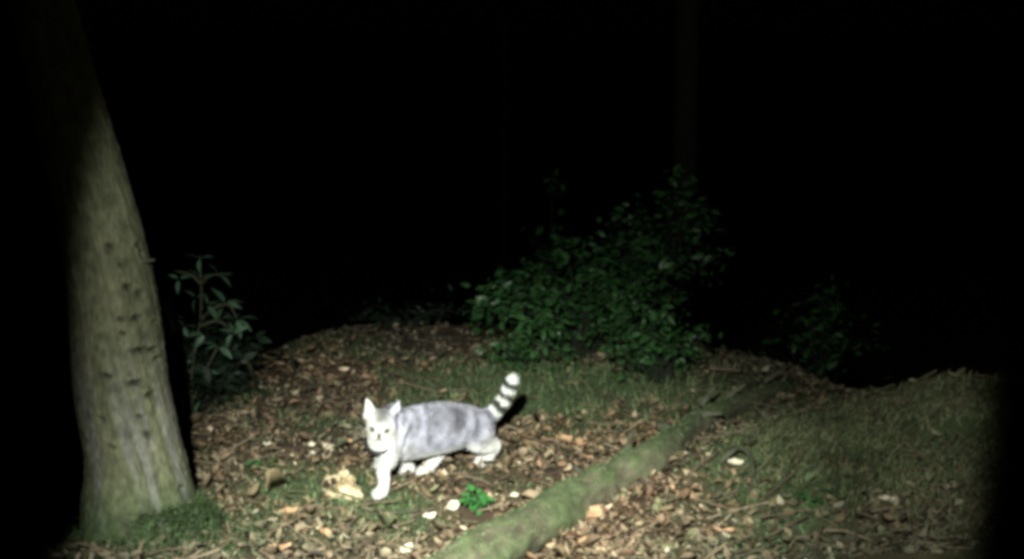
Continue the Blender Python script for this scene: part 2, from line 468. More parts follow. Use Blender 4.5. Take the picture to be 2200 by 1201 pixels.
# ------------------------------------------------------------------ fallen log
def fallen_log():
    o0 = Vector(LOGP[3][:3]); root = empty('fallen_log', (o0.x, o0.y, float(terrain(o0.x, o0.y))))
    C = catmull(LOGP, 16); m = len(C); S = 56
    V = []; col = []
    for i, c in enumerate(C):
        a = C[max(0, i - 1)][:3]; b = C[min(m - 1, i + 1)][:3]
        d = Vector(b - a).normalized(); s = d.cross(Vector((0, 0, 1))).normalized(); u = s.cross(d)
        for k in range(S):
            t = 2 * math.pi * k / S
            nz = vnoise(i * .22 + 9, (math.cos(t) + 2) * 2.2, 80) + vnoise(i * .22, (math.sin(t) + 2) * 2.2, 81) - 1
            n2 = vnoise(i * .9, (math.cos(t) + 2) * 7, 82) + vnoise(i * .9, (math.sin(t) + 2) * 7, 83) - 1
            r = c[3] * (1 + .22 * nz + .08 * n2)
            V.append(Vector(c[:3]) + (s * math.cos(t) + u * math.sin(t)) * r - root.location)
            m_ = min(1, max(0, .45 + 1.1 * nz + .5 * n2 + .3 * math.sin(t)))
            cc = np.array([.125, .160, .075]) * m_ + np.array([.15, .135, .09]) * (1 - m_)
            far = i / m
            col.append(cc * (1 - .45 * far) * (.85 + .35 * float(vnoise(i * .5, k * .5, 84))))  # light falloff towards the far end is put into the colour
    f = []
    for i in range(m - 1):
        for k in range(S):
            f.append((i * S + k, i * S + (k + 1) % S, (i + 1) * S + (k + 1) % S, (i + 1) * S + k))
    f.append(tuple(range(S - 1, -1, -1))); f.append(tuple(range((m - 1) * S, m * S)))
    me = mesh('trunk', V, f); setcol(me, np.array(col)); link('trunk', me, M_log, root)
    # branch stubs and a dark knot hole
    for (px, py, dx, dy, dz, r) in ((1418, 952, .03, -.075, .01, .014), (1505, 905, .05, .03, .06, .009), (1250, 1060, -.02, .015, .02, .007), (1345, 1010, .02, .05, .05, .007), (1560, 885, .06, -.02, .05, .008), (1640, 850, .07, .02, .04, .007), (1485, 925, .09, -.04, .015, .010)):
        p = gp(px, py); p.z += .05
        q0 = p - root.location
        v, f2 = tube([(q0.x, q0.y, q0.z, r * 1.3), (q0.x + dx * .5, q0.y + dy * .5, q0.z + dz * .5, r), (q0.x + dx, q0.y + dy, q0.z + dz, r * .6)], 9, 4, .25)
        link('branch_stub', mesh('branch_stub', v, f2), M_dull, root)
    # short velvet of moss on its back
    N = 4500; ii = rng.integers(0, m - 1, N); P = []; th = rng.normal(1.57, .8, N)
    Vv = np.array([list(v) for v in V]).reshape(m, S, 3)
    kk = (np.round(th / (2 * np.pi) * S).astype(int)) % S
    base = Vv[ii, kk] + rng.normal(0, .0015, (N, 3)) + (Vv[ii + 1, kk] - Vv[ii, kk]) * rng.random((N, 1))
    cc = np.array([[.12, .18, .075]]) * (.6 + .8 * rng.random((N, 1)))
    v, q_, c3 = blades(base[:, 0], base[:, 1], .005, .0012, cc, .5, z0=base[:, 2])
    mo = link('moss', big_mesh('moss', v, q_, c3), M_blade, root); mo['kind'] = 'stuff'
    tag(root, 'long fallen log with smooth green mossy bark lying diagonally across the leaves', 'log')
fallen_log()

# ------------------------------------------------------------------ the cat
def build_cat():
    s0 = gp(855, 1045); h0 = gp(1015, 1000)
    hd = Vector((s0.x - h0.x, s0.y - h0.y, 0)).normalized()
    ang = math.atan2(hd.y, hd.x)
    O = Vector((s0.x, s0.y, 0)) - hd * .12
    O.z = float(terrain(O.x, O.y)) + .006
    root = empty('cat', O, ang)
    MW = Matrix.Translation(O) @ Matrix.Rotation(ang, 4, 'Z'); MI = MW.inverted()
    bm = bmesh.new()
    def ball(c, r):
        if not hasattr(r, '__len__'): r = (r, r, r)
        bmesh.ops.create_icosphere(bm, subdivisions=3, radius=1, matrix=Matrix.Translation(Vector(c)) @ Matrix.Diagonal((*r, 1)))
    def chain(pts, n=7):
        C = catmull(pts, n)
        for c in C:
            if len(c) == 4: ball(c[:3], max(c[3], .004))
            else: ball(c[:3], (c[3], c[4], c[5]))
    # torso: x,y,z, rx,ry,rz
    chain([(.182, .008, .118, .024, .033, .034), (.165, 0, .135, .038, .042, .05), (.125, 0, .134, .045, .052, .064), (.06, 0, .126, .045, .057, .067), (-.02, 0, .123, .045, .060, .067), (-.09, 0, .117, .045, .057, .059), (-.14, 0, .113, .036, .049, .046), (-.172, 0, .105, .020, .034, .032)])
    chain([(.13, 0, .148, .048), (.160, .008, .156, .040), (.185, .016, .165, .034)])
    # shoulder blade and haunch bulges
    ball((.115, .032, .16), (.035, .026, .048)); ball((.115, -.032, .16), (.035, .026, .048))
    ball((-.135, .034, .102), (.044, .028, .046)); ball((-.12, -.034, .105), (.044, .028, .046))
    legs = [
        [(.155, .030, .13, .030), (.180, .038, .098, .023), (.205, .050, .066, .0160), (.212, .060, .036, .0130), (.222, .066, .014, .0135), (.240, .070, .010, .0125)],
        [(.11, -.036, .12, .028), (.108, -.040, .082, .020), (.085, -.042, .055, .0145), (.058, -.042, .032, .012), (.046, -.042, .014, .012), (.064, -.042, .010, .012)],
        [(-.135, .040, .108, .038), (-.118, .052, .082, .029), (-.155, .050, .060, .020), (-.196, .044, .052, .0145), (-.186, .036, .028, .0125), (-.172, .032, .013, .0135), (-.148, .032, .010, .0135)],
        [(-.13, -.036, .105, .038), (-.098, -.040, .078, .027), (-.075, -.034, .060, .019), (-.050, -.026, .044, .0145), (-.012, -.014, .024, .0130), (.014, -.006, .013, .0130), (.036, -.002, .010, .0130)],
    ]
    for L in legs: chain(L, 9)
    for L in legs:      # toes
        x, y, z, r = L[-1]
        for dy in (-.009, -.003, .004, .010): ball((x + .007 - abs(dy) * .3, y + dy, .0085), (.0075, .0048, .0068))
    # tail, given by where it hangs in space
    tl = [Vector((-.14, 0, .120)), Vector((-.190, -.005, .122))] + [MI @ at(px, py, d) for px, py, d in ((1046, 899, 3.50), (1067, 880, 3.52), (1084, 855, 3.54), (1097, 828, 3.55), (1101, 817, 3.55))]
    tr = [.026, .0185, .0155, .0150, .0150, .0145, .0110]
    TP = [(p.x, p.y, p.z, r) for p, r in zip(tl, tr)]
    chain(TP, 10)
    # head, in its own frame, turned to the viewer
    hw = at(819, 914, 3.13)
    hl = MI @ hw
    yaw = math.radians(47)
    R = Matrix.Rotation(yaw, 4, 'Z') @ Matrix.Rotation(math.radians(8), 4, 'Y') @ Matrix.Rotation(math.radians(-5), 4, 'X')
    HM = Matrix.Translation(hl) @ R
    chain([(.15, .005, .154, .042), (.178, .014, .160, .036), (hl.x - .014, hl.y - .010, hl.z - .004, .034)])
    def hball(c, r, rot=None):
        bmesh.ops.create_icosphere(bm, subdivisions=3, radius=1, matrix=HM @ Matrix.Translation(Vector(c)) @ (rot or Matrix.Identity(4)) @ Matrix.Diagonal((*r, 1)))
    hball((-.004, 0, .009), (.039, .039, .034))
    hball((.008, .017, -.008), (.024, .020, .019)); hball((.008, -.017, -.008), (.024, .020, .019))   # cheeks
    hball((.020, 0, .010), (.026, .026, .024))         # brow
    hball((.032, 0, -.004), (.016, .012, .014))        # bridge
    hball((.036, .009, -.016), (.014, .013, .011)); hball((.036, -.009, -.016), (.014, .013, .011))   # whisker pads
    hball((.028, 0, -.025), (.014, .013, .009))        # chin
    for s in (-1, 1):   # ears: hollow cones
        rows = 9; S = 20; vv = []
        for i in range(rows):
            t = i / (rows - 1)
            wy = .024 * (1 - t) ** .8 + .0015; wx = .011 * (1 - t) + .0014
            cz = .016 + .056 * t; cy = s * (.023 + .020 * t); cx_ = -.004 - .004 * t
            for k in range(S):
                a = 2 * math.pi * k / S
                X_ = cx_ + math.cos(a) * wx * (1 if math.cos(a) < 0 else .35); Y_ = cy + math.sin(a) * wy
                vv.append(bm.verts.new(HM @ Vector((X_, Y_, cz))))
        for i in range(rows - 1):
            for k in range(S):
                bm.faces.new((vv[i * S + k], vv[i * S + (k + 1) % S], vv[(i + 1) * S + (k + 1) % S], vv[(i + 1) * S + k]))
        bm.faces.new(vv[:S][::-1]); bm.faces.new(vv[-S:])
    me = bpy.data.meshes.new('body'); bm.to_mesh(me); bm.free()
    tmp = bpy.data.objects.new('tmp', me); COL.objects.link(tmp)
    rm = tmp.modifiers.new('r', 'REMESH'); rm.mode = 'VOXEL'; rm.voxel_size = .0030
    sm = tmp.modifiers.new('s', 'SMOOTH'); sm.factor = .5; sm.iterations = 4
    bpy.context.view_layer.update()
    dg = bpy.context.evaluated_depsgraph_get()
    nm = bpy.data.meshes.new_from_object(tmp.evaluated_get(dg))
    bpy.data.objects.remove(tmp); nm.name = 'body'; nm.materials.clear()
    for a_ in list(nm.color_attributes): nm.color_attributes.remove(a_)
    co = np.empty(len(nm.vertices) * 3, np.float32); nm.vertices.foreach_get('co', co); co = co.reshape(-1, 3)
    nr = np.empty(len(nm.vertices) * 3, np.float32); nm.vertices.foreach_get('normal', nr); nr = nr.reshape(-1, 3)
    # coat colours
    TC = catmull(TP, 20)[:, :3]; seg = np.concatenate([[0], np.cumsum(np.linalg.norm(np.diff(TC, axis=0), axis=1))])
    HI = np.array(HM.inverted())
    def coat(p):
        p = np.asarray(p, float)
        grey = np.array([.29, .29, .345]); white = np.array([.60, .60, .57])
        st = vnoise(p[:, 0] * 55 + p[:, 2] * 20, p[:, 2] * 60 - p[:, 0] * 12, 90)
        st2 = vnoise(p[:, 0] * 110 + p[:, 2] * 40, p[:, 1] * 60 + p[:, 2] * 40, 91)
        w = np.zeros(len(p))
        w = np.maximum(w, sst(.092, .062, p[:, 2]) * 1.0)
        w = np.maximum(w, sst(.145, .20, p[:, 0]) * .92)
        w = np.maximum(w, sst(-.095, -.14, p[:, 0]) * sst(.125, .075, p[:, 2]) * .85)
        w = np.maximum(w, .5 * sst(.06, .14, p[:, 0]) * sst(.14, .1, p[:, 2]))
        st3 = vnoise(p[:, 0] * 26 + p[:, 2] * 9, p[:, 2] * 30, 93)
        c = grey * (.62 + .35 * st + 1.5 * (st2 - .5) + .45 * st3)[:, None]
        c = c * (1 - w[:, None]) + white * (.82 + .3 * st2)[:, None] * w[:, None]
        # crown between the ears greyer, eye surrounds
        ph = p @ HI[:3, :3].T + HI[:3, 3]
        hd_ = np.linalg.norm(ph, axis=1) < .075
        cr = hd_ * sst(.004, .034, ph[:, 2]) * sst(.030, .002, np.abs(ph[:, 1]) + .25 * (.03 - ph[:, 2]))
        c = c * (1 - .72 * cr[:, None])
        es = np.exp(-(((np.abs(ph[:, 1]) - .018) / .0085) ** 2 + ((ph[:, 2] - .003) / .0065) ** 2)) * hd_ * (ph[:, 0] > .01)
        c = c * (1 - .8 * es[:, None])
        ns = np.exp(-((ph[:, 1] / .006) ** 2 + ((ph[:, 2] + .004) / .014) ** 2)) * hd_ * (ph[:, 0] > .02); c = c * (1 - .5 * ns[:, None])
        back = hd_ * sst(-.006, -.02, ph[:, 0]); c = c * (1 - .45 * back[:, None])
        inner = hd_ * sst(.026, .034, ph[:, 2]) * sst(-.002, .002, ph[:, 0]) * (np.abs(ph[:, 1]) > .018)
        c = c * (1 - inner[:, None] * np.array([.03, .10, .08]))
        # ringed tail
        d = np.linalg.norm(p[:, None, :] - TC[None, :, :], axis=2); j = d.argmin(1)
        near = (d.min(1) < .028) & (p[:, 0] < -.205)
        s_ = seg[-1] - seg[j]
        ring = sst(-.15, .35, np.cos((s_ - .005) * 2 * np.pi / .0375))
        tcol = np.array([.028, .034, .032]) * (1 - ring[:, None]) + np.array([.8, .82, .78]) * ring[:, None]
        tcol[s_ > .125] = grey * 1.5
        c[near] = tcol[near]
        return np.clip(c, 0, .9)
    setcol(nm, np.concatenate([coat(co[i:i + 20000]) for i in range(0, len(co), 20000)]))
    body = link('body', nm, M_coat, root)
    # short fur as fine slivers
    N = 70000; ii = rng.integers(0, len(co), N); P = co[ii]; Nn = nr[ii]
    lay = np.tile(np.array([-1.0, 0, -.35]), (N, 1)) + rng.normal(0, .25, (N, 3))
    leg = P[:, 2] < .07; lay[leg] = np.array([0, 0, -1.0]) + rng.normal(0, .2, (leg.sum(), 3))
    tail = P[:, 0] < -.21; lay[tail] = np.array([-.5, 0, .9]) + rng.normal(0, .3, (tail.sum(), 3))
    D = Nn * .55 + (lay - Nn * (lay * Nn).sum(1, keepdims=True)) * .8
    D /= np.linalg.norm(D, axis=1, keepdims=True)
    Ln = (.010 + .010 * rng.random(N)); Ln[leg] *= .45
    pl = P @ HI[:3, :3].T + HI[:3, 3]; phd = np.linalg.norm(pl, axis=1) < .085; Ln[phd] *= .4; Ln[phd & (pl[:, 0] > .004) & (pl[:, 2] > -.034)] *= .35; Ln[phd & (pl[:, 2] > .03)] *= .35
    lay[phd] = (HM.to_3x3() @ Vector((-.6, 0, -.5)))[:] + rng.normal(0, .25, (phd.sum(), 3))
    B = np.cross(D, rng.normal(0, 1, (N, 3))); B /= np.linalg.norm(B, axis=1, keepdims=True)
    V = np.stack([P - Nn * .001 + B * .0006, P - Nn * .001 - B * .0006, P + D * Ln[:, None]], 1).reshape(-1, 3)
    cc = np.repeat(np.concatenate([coat(P[i:i + 20000]) for i in range(0, N, 20000)]) * (.8 + .4 * rng.random((N, 1))), 3, 0)
    fur = link('fur', big_mesh('fur', V, np.arange(3 * N).reshape(-1, 3), cc), M_coat, root); fur['kind'] = 'stuff'
    # eyes, nose
    for s in (-1, 1):
        b2 = bmesh.new(); bmesh.ops.create_uvsphere(b2, u_segments=16, v_segments=10, radius=1, matrix=HM @ Matrix.Translation((.0385, s * .0175, .0035)) @ Matrix.Rotation(s * .45, 4, 'Z') @ Matrix.Diagonal((.0060, .0084, .0066, 1)))
        m2 = bpy.data.meshes.new('eye'); b2.to_mesh(m2); b2.free(); e = link('eye', m2, M_eye, root)
        b2 = bmesh.new(); bmesh.ops.create_uvsphere(b2, u_segments=12, v_segments=8, radius=1, matrix=HM @ Matrix.Translation((.0438, s * .0195, .0035)) @ Matrix.Rotation(s * .45, 4, 'Z') @ Matrix.Diagonal((.0018, .0036, .0056, 1)))
        m2 = bpy.data.meshes.new('pupil'); b2.to_mesh(m2); b2.free(); link('pupil', m2, M_hole, e)
    b2 = bmesh.new(); bmesh.ops.create_cone(b2, cap_ends=True, segments=12, radius1=.0062, radius2=.003, depth=.006, matrix=HM @ Matrix.Translation((.0505, 0, -.0095)) @ Matrix.Rotation(math.radians(80), 4, 'Y'))
    bmesh.ops.subdivide_edges(b2, edges=b2.edges[:], cuts=1, smooth=.6)
    m2 = bpy.data.meshes.new('nose'); b2.to_mesh(m2); b2.free(); link('nose', m2, M_nose, root)
    v, f = tube([(*(HM @ Vector((.046, -.010, -.0205))), .0012), (*(HM @ Vector((.050, -.004, -.0185))), .0012), (*(HM @ Vector((.0495, 0, -.0165))), .0012), (*(HM @ Vector((.050, .004, -.0185))), .0012), (*(HM @ Vector((.046, .010, -.0205))), .0012)], 6, 4)
    link('mouth', mesh('mouth', v, f), M_hole, root)
    W_ = []
    for s in (-1, 1):
        for k in range(5):
            a = HM @ Vector((.040, s * .018, -.015 + .003 * k)); b = HM @ Vector((.042, s * .042, -.018 + .006 * k)); c = HM @ Vector((.030, s * .066, -.030 + .011 * k))
            W_.append(tube([(*a, .0005), (*b, .0004), (*c, .0002)], 4, 4))
    v, f = merge(W_); wh = link('whiskers', mesh('whiskers', v, f), M_pale, root); wh['kind'] = 'stuff'
    # collar: a flat band round the neck just below the jaw
    nc = HM @ Vector((.012, 0, -.034)); ax = (HM.to_3x3() @ Vector((.45, 0, .90))).normalized()
    s_ = ax.cross(Vector((0, 0, 1))); s_.normalize(); u_ = s_.cross(ax)
    e1 = (HM.to_3x3() @ Vector((0, 1, 0))); e2 = ax.cross(e1).normalized(); e1 = e2.cross(ax)
    S = 40; V = []; f = []
    for k in range(S):
        t = 2 * math.pi * k / S
        d = e1 * math.cos(t) * .040 + e2 * math.sin(t) * .052
        for (rr, hh) in ((.96, -.009), (1.05, -.009), (1.05, .010), (.96, .010)): V.append(nc + d * rr + ax * hh)
    for k in range(S):
        a = k * 4; b = ((k + 1) % S) * 4
        for j in range(4): f.append((a + j, a + (j + 1) % 4, b + (j + 1) % 4, b + j))
    co_ = link('collar', mesh('collar', V, f), M_collar, root)
    tag(root, 'pale grey cat with white face and legs, ringed tail and dark collar walking', 'cat')
build_cat()

# ------------------------------------------------------------------ leafy plants
def leaf_mesh(name, L=1.0, w=.42, fold=.12, droop=.18, teeth=0):
    rows = 7; V = []; f = []
    for i in range(rows):
        t = i / (rows - 1)
        ww = w * (math.sin(math.pi * min(1, t * 1.02 + .02) ** .85)) ** .8 * .5 if 0 < i < rows - 1 else .012
        if teeth and i % 2 == 0: ww *= 1 - teeth
        z = -droop * t * t
        V += [(t * L, -ww, z + fold * ww * 2), (t * L, 0, z), (t * L, ww, z + fold * ww * 2)]
    for i in range(rows - 1):
        a = i * 3
        f += [(a, a + 3, a + 4, a + 1), (a + 1, a + 4, a + 5, a + 2)]
    return mesh(name, V, f)
def place_leaf(me, name, mat_, parent, base, direction, size, roll=0):
    o = link(name, me, mat_, parent, smooth=False)
    q_ = Vector(direction).normalized().to_track_quat('X', 'Z').to_matrix().to_4x4()
    M_ = Matrix.Translation(base) @ q_ @ Matrix.Rotation(roll, 4, 'X') @ Matrix.Scale(size, 4)
    o.matrix_local = M_
    return o
LM_A = leaf_mesh('leaf', 1, .50, .15, .2); LM_A.materials.append(M_green)
LM_B = leaf_mesh('leaf', 1, .42, .12, .25, .2); LM_B.materials.append(M_holly)
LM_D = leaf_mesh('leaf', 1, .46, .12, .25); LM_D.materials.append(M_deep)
for m_ in (LM_A, LM_B, LM_D): m_.polygons.foreach_set('use_smooth', [True] * len(m_.polygons))

def joined_leaves(me, items):
    v0 = np.empty(len(me.vertices) * 3, np.float32); me.vertices.foreach_get('co', v0); v0 = v0.reshape(-1, 3)
    f0 = np.array([list(p.vertices) for p in me.polygons]); V = []; Q = []
    for k, (base, d, size, roll) in enumerate(items):
        M_ = np.array(Matrix.Translation(base) @ Vector(d).normalized().to_track_quat('X', 'Z').to_matrix().to_4x4() @ Matrix.Rotation(roll, 4, 'X') @ Matrix.Scale(size, 4))
        V.append(v0 @ M_[:3, :3].T + M_[:3, 3]); Q.append(f0 + k * len(v0))
    return big_mesh('foliage', np.concatenate(V), np.concatenate(Q))
def shrub(name, label, cat, base, stems, spread_, height, n, size, lm=LM_A, keep=300, lean=(0, 0), group=None, arch=.6):
    base = Vector(base); root = empty(name, base); items = []; sv = []
    for s in range(stems):
        a = random.random() * 6.283; R_ = random.random() ** .6
        dx = math.cos(a) * spread_[0] * R_ + lean[0]; dy = math.sin(a) * spread_[1] * R_ + lean[1]
        hh = height * (1 - .55 * R_ ** 2) * random.uniform(.55, 1.05)
        dz_end = float(terrain(base.x + dx, base.y + dy)) - base.z
        P = [(random.uniform(-.05, .05), random.uniform(-.05, .05), -.01, .006), (dx * .4, dy * .4, hh * .75, .0045), (dx * .8, dy * .8, max(hh, dz_end + .05), .003), (dx * 1.05, dy * 1.05, max(dz_end + .02, hh * (1 - .35 * arch)), .0015)]
        sv.append(tube(P, 5, 4))
        C = catmull(P, 8)
        for _ in range(max(1, n // stems)):
            t = random.random() ** .6; i = min(len(C) - 1, int((.12 + .88 * t) * (len(C) - 1)))
            p = Vector(C[i][:3]) + Vector([random.gauss(0, .035) for _ in range(3)])
            p.z = max(p.z, float(terrain(base.x + p.x, base.y + p.y)) - base.z + .01)
            d = Vector((random.gauss(0, 1), random.gauss(-.35, 1), random.gauss(.1, .5)))
            items.append((p, d, size * random.uniform(.55, 1.35), random.gauss(0, .6)))
    v, f = merge(sv); link('stems', mesh('stems', v, f), M_dark, root)
    items.sort(key=lambda it: (it[0].y - it[2] * 4))     # nearest and largest first
    for it in items[:keep]: place_leaf(lm, 'leaf', None, root, it[0], it[1], it[2], it[3])
    if len(items) > keep:
        fo = link('foliage', joined_leaves(lm, items[keep:]), lm.materials[0], root); fo['kind'] = 'stuff'
    tag(root, label, cat, group)
    return root

b = gp(1260, 815)
shrub('shrub', 'broad dark green shrub with small glossy leaves behind the cat tail', 'shrub', (b.x, 4.95, float(terrain(b.x, 4.95))), 46, (.52, .42), .50, 1900, .043)
b = gp(1430, 850)
shrub('shrub', 'low leafy green bush spreading at the lower right foot of the broad shrub', 'bush', (b.x, 4.42, float(terrain(b.x, 4.42))), 22, (.27, .20), .24, 560, .034)
b = gp(1120, 800)
shrub('bramble', 'low pale green bramble trailing just right of the raised tail tip', 'bramble', (b.x, 4.55, float(terrain(b.x, 4.55))), 16, (.24, .16), .13, 330, .032)
shrub('shrub', 'tall thin dark bush half hidden behind the broad shrub below the far trunk', 'bush', (.74, 5.9, float(terrain(.74, 5.9))), 22, (.30, .25), 1.0, 520, .05)
shrub('shrub', 'faint dim bush in the dark above the right end of the log', 'bush', (1.62, 6.3, float(terrain(1.62, 6.3))), 16, (.36, .26), 1.05, 260, .05)
shrub('sapling', 'thin sapling with a tuft of dim leaves rising behind the broad shrub', 'sapling', (.24, 7.4, float(terrain(.24, 7.4))), 7, (.14, .14), 1.35, 110, .07, arch=.1)
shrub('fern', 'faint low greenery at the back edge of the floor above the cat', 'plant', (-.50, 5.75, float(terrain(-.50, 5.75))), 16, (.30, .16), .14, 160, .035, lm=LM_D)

# glossy-leaved young shrub right of the trunk, leaf by leaf
def left_plant():
    D = 4.05; base = gp(420, 905); base = Vector((at(415, 900, D).x, D, float(terrain(at(415, 900, D).x, D))))
    root = empty('holly', base); L = []
    P = lambda px, py, d=D: at(px, py, d) - base
    stems = [[(415, 915), (412, 800), (430, 690), (432, 610), (429, 550)], [(430, 690), (455, 665), (490, 655), (512, 690)], [(432, 610), (455, 592), (500, 588)], [(412, 800), (395, 740), (375, 690), (352, 650)],
             [(415, 860), (440, 800), (468, 745)], [(412, 880), (385, 850), (368, 800)], [(415, 905), (405, 930), (400, 950)], [(432, 610), (410, 590), (375, 582)], [(430, 700), (470, 690), (505, 718)]]
    sv = []
    for s in stems:
        m = len(s); sv.append(tube([(*P(px, py, D + .03 * math.sin(i * 2 + px)), .006 - .0035 * i / m) for i, (px, py) in enumerate(s)], 6, 4))
    v, f = merge(sv); link('stems', mesh('stems', v, f), M_dull, root)
    tips = [(429, 556, 3, .05), (470, 590, 4, .048), (432, 600, 3, .05), (445, 655, 4, .055), (484, 652, 6, .062), (508, 686, 6, .06), (500, 716, 5, .05), (470, 744, 4, .05), (440, 718, 3, .05), (395, 700, 4, .05), (365, 680, 4, .055),
            (385, 600, 3, .045), (405, 770, 4, .05), (368, 800, 3, .05), (440, 800, 3, .045), (390, 850, 4, .05), (415, 815, 3, .05), (400, 900, 5, .05), (375, 930, 5, .055), (430, 860, 3, .045), (352, 650, 3, .05), (420, 640, 3, .05), (395, 945, 5, .05)]
    for (px, py, n, sz) in tips:
        c = P(px, py, D + random.uniform(-.05, .07))
        for k in range(n):
            a = 6.283 * k / n + random.random()
            d = Vector((math.cos(a), -.45 + .3 * random.random(), math.sin(a) * .8))
            place_leaf(LM_B, 'leaf', None, root, c + d * .006, d, sz * random.uniform(.75, 1.15), random.gauss(0, .5))
    tag(root, 'young holly with glossy grey green leaves standing in the dark beside the trunk', 'shrub')
left_plant()

b = gp(430, 900)
shrub('shrub', 'added near black undergrowth covering the shadow edge between the trunk and the lit floor', 'undergrowth', (at(455, 880, 4.2).x, 4.2, float(terrain(at(455, 880, 4.2).x, 4.2))), 34, (.19, .24), .36, 620, .05, lm=LM_D)  # added to cover the hard shadow edge beside the trunk
# far trunks, barely lit and dimmed further in the bark colour
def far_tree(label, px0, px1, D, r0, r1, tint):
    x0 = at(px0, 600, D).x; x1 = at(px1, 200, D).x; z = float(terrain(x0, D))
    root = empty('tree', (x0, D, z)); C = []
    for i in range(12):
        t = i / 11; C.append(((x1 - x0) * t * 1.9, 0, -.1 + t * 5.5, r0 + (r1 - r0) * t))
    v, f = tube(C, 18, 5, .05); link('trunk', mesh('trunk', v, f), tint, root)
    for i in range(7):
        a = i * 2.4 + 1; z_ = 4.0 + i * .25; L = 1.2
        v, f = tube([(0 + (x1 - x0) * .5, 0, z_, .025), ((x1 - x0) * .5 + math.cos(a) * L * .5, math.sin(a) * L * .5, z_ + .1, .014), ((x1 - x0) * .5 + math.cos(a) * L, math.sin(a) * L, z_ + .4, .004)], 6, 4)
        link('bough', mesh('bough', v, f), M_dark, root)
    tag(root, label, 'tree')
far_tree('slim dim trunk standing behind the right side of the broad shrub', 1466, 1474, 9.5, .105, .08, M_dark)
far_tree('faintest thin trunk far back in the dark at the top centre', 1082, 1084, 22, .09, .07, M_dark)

# bright seedlings
def seedling(label, px, py, n, size, h, m):
    b = gp(px, py); root = empty('seedling', b); sv = []
    for k in range(n):
        a = 6.283 * k / n + random.random() * .8; R_ = h * random.uniform(.3, 1.0); hh = h * random.uniform(.35, 1.1)
        e = (math.cos(a) * R_, math.sin(a) * R_, hh)
        sv.append(tube([(0, 0, -.004, .0014), (e[0] * .5, e[1] * .5, hh * .7, .0011), (*e, .0009)], 5, 3))
        lf = place_leaf(m, 'leaf', None, root, Vector(e) - Vector((e[0], e[1], 0)) * .3, (e[0], e[1] - .01, random.uniform(-.01, .02)), size * random.uniform(.75, 1.2), random.gauss(0, .3))
    v, f = merge(sv); link('stems', mesh('stems', v, f), M_fresh, root)
    tag(root, label, 'seedling')
LM_F = leaf_mesh('leaf', 1, .75, .12, .2); LM_F.materials.append(M_fresh)
LM_G = leaf_mesh('leaf', 1, .6, .12, .2); LM_G.materials.append(M_green)
seedling('vivid green seedling between the cat and the log', 1024, 1102, 26, .026, .045, LM_F)
seedling('small darker green seedling in the leaves left of the cat', 565, 1012, 10, .030, .034, LM_G)
seedling('tiny dark green sprig just right of the cat hind paw', 1085, 990, 5, .018, .02, LM_G)
seedling('small green sprig in the grass at the near side of the mound', 1745, 1090, 8, .026, .04, LM_G)

# ------------------------------------------------------------------ pale rotten stump piece with holes
def rotten_wood():
    b = gp(735, 1068); root = empty('rotten_wood', b)
    bm = bmesh.new()
    for (x, y, z, rx, ry, rz) in ((0, 0, .025, .040, .03, .032), (.022, -.012, .018, .030, .024, .022), (-.030, 0, .03, .022, .02, .024), (.0, .012, .048, .016, .014, .02), (.018, .01, .042, .014, .012, .016), (-.028, -.018, .010, .024, .02, .014), (.042, -.02, .008, .02, .016, .012), (.012, -.004, .060, .007, .007, .016), (.008, -.022, .024, .018, .014, .02)):
        bmesh.ops.create_icosphere(bm, subdivisions=3, radius=1, matrix=Matrix.Translation((x, y, z)) @ Matrix.Rotation(x * 20, 4, 'Y') @ Matrix.Diagonal((rx, ry, rz, 1)))
    me = bpy.data.meshes.new('w'); bm.to_mesh(me); bm.free(); t = bpy.data.objects.new('tmp', me); COL.objects.link(t)
    r = t.modifiers.new('r', 'REMESH'); r.mode = 'VOXEL'; r.voxel_size = .0022
    bpy.context.view_layer.update(); nm = bpy.data.meshes.new_from_object(t.evaluated_get(bpy.context.evaluated_depsgraph_get())); bpy.data.objects.remove(t)
    nm.materials.clear(); nm.name = 'block'
    holes = [(-.040, -.022, .034, .011), (-.020, -.026, .044, .009), (-.022, -.030, .016, .013), (.004, -.028, .046, .006), (.03, -.034, .026, .006)]
    from mathutils import noise
    for v in nm.vertices:
        p = v.co.copy(); n_ = v.normal
        v.co = p + n_ * (noise.noise(p * 45) * .011 + noise.noise(p * 110) * .006 + noise.noise(p * 260) * .002)
        for (x, y, z, rr) in holes:
            d = math.hypot(p.x - x, p.z - z)
            if p.y < .0 and d < rr * 1.5: v.co.y += .020 * (1 - (d / (rr * 1.5)) ** 3)
    link('block', nm, M_rot, root)
    for (x, y, z, rr) in holes[:3]:
        b2 = bmesh.new(); bmesh.ops.create_icosphere(b2, subdivisions=2, radius=1, matrix=Matrix.Translation((x, -.008, z)) @ Matrix.Diagonal((rr, .010, rr, 1)))
        m2 = bpy.data.meshes.new('hollow'); b2.to_mesh(m2); b2.free(); link('hollow', m2, M_hole, root)  # dark ball stands in for the shade inside each hole
    tag(root, 'pale crumbling lump of rotten wood with dark holes left of the front paw', 'rotten wood')
rotten_wood()

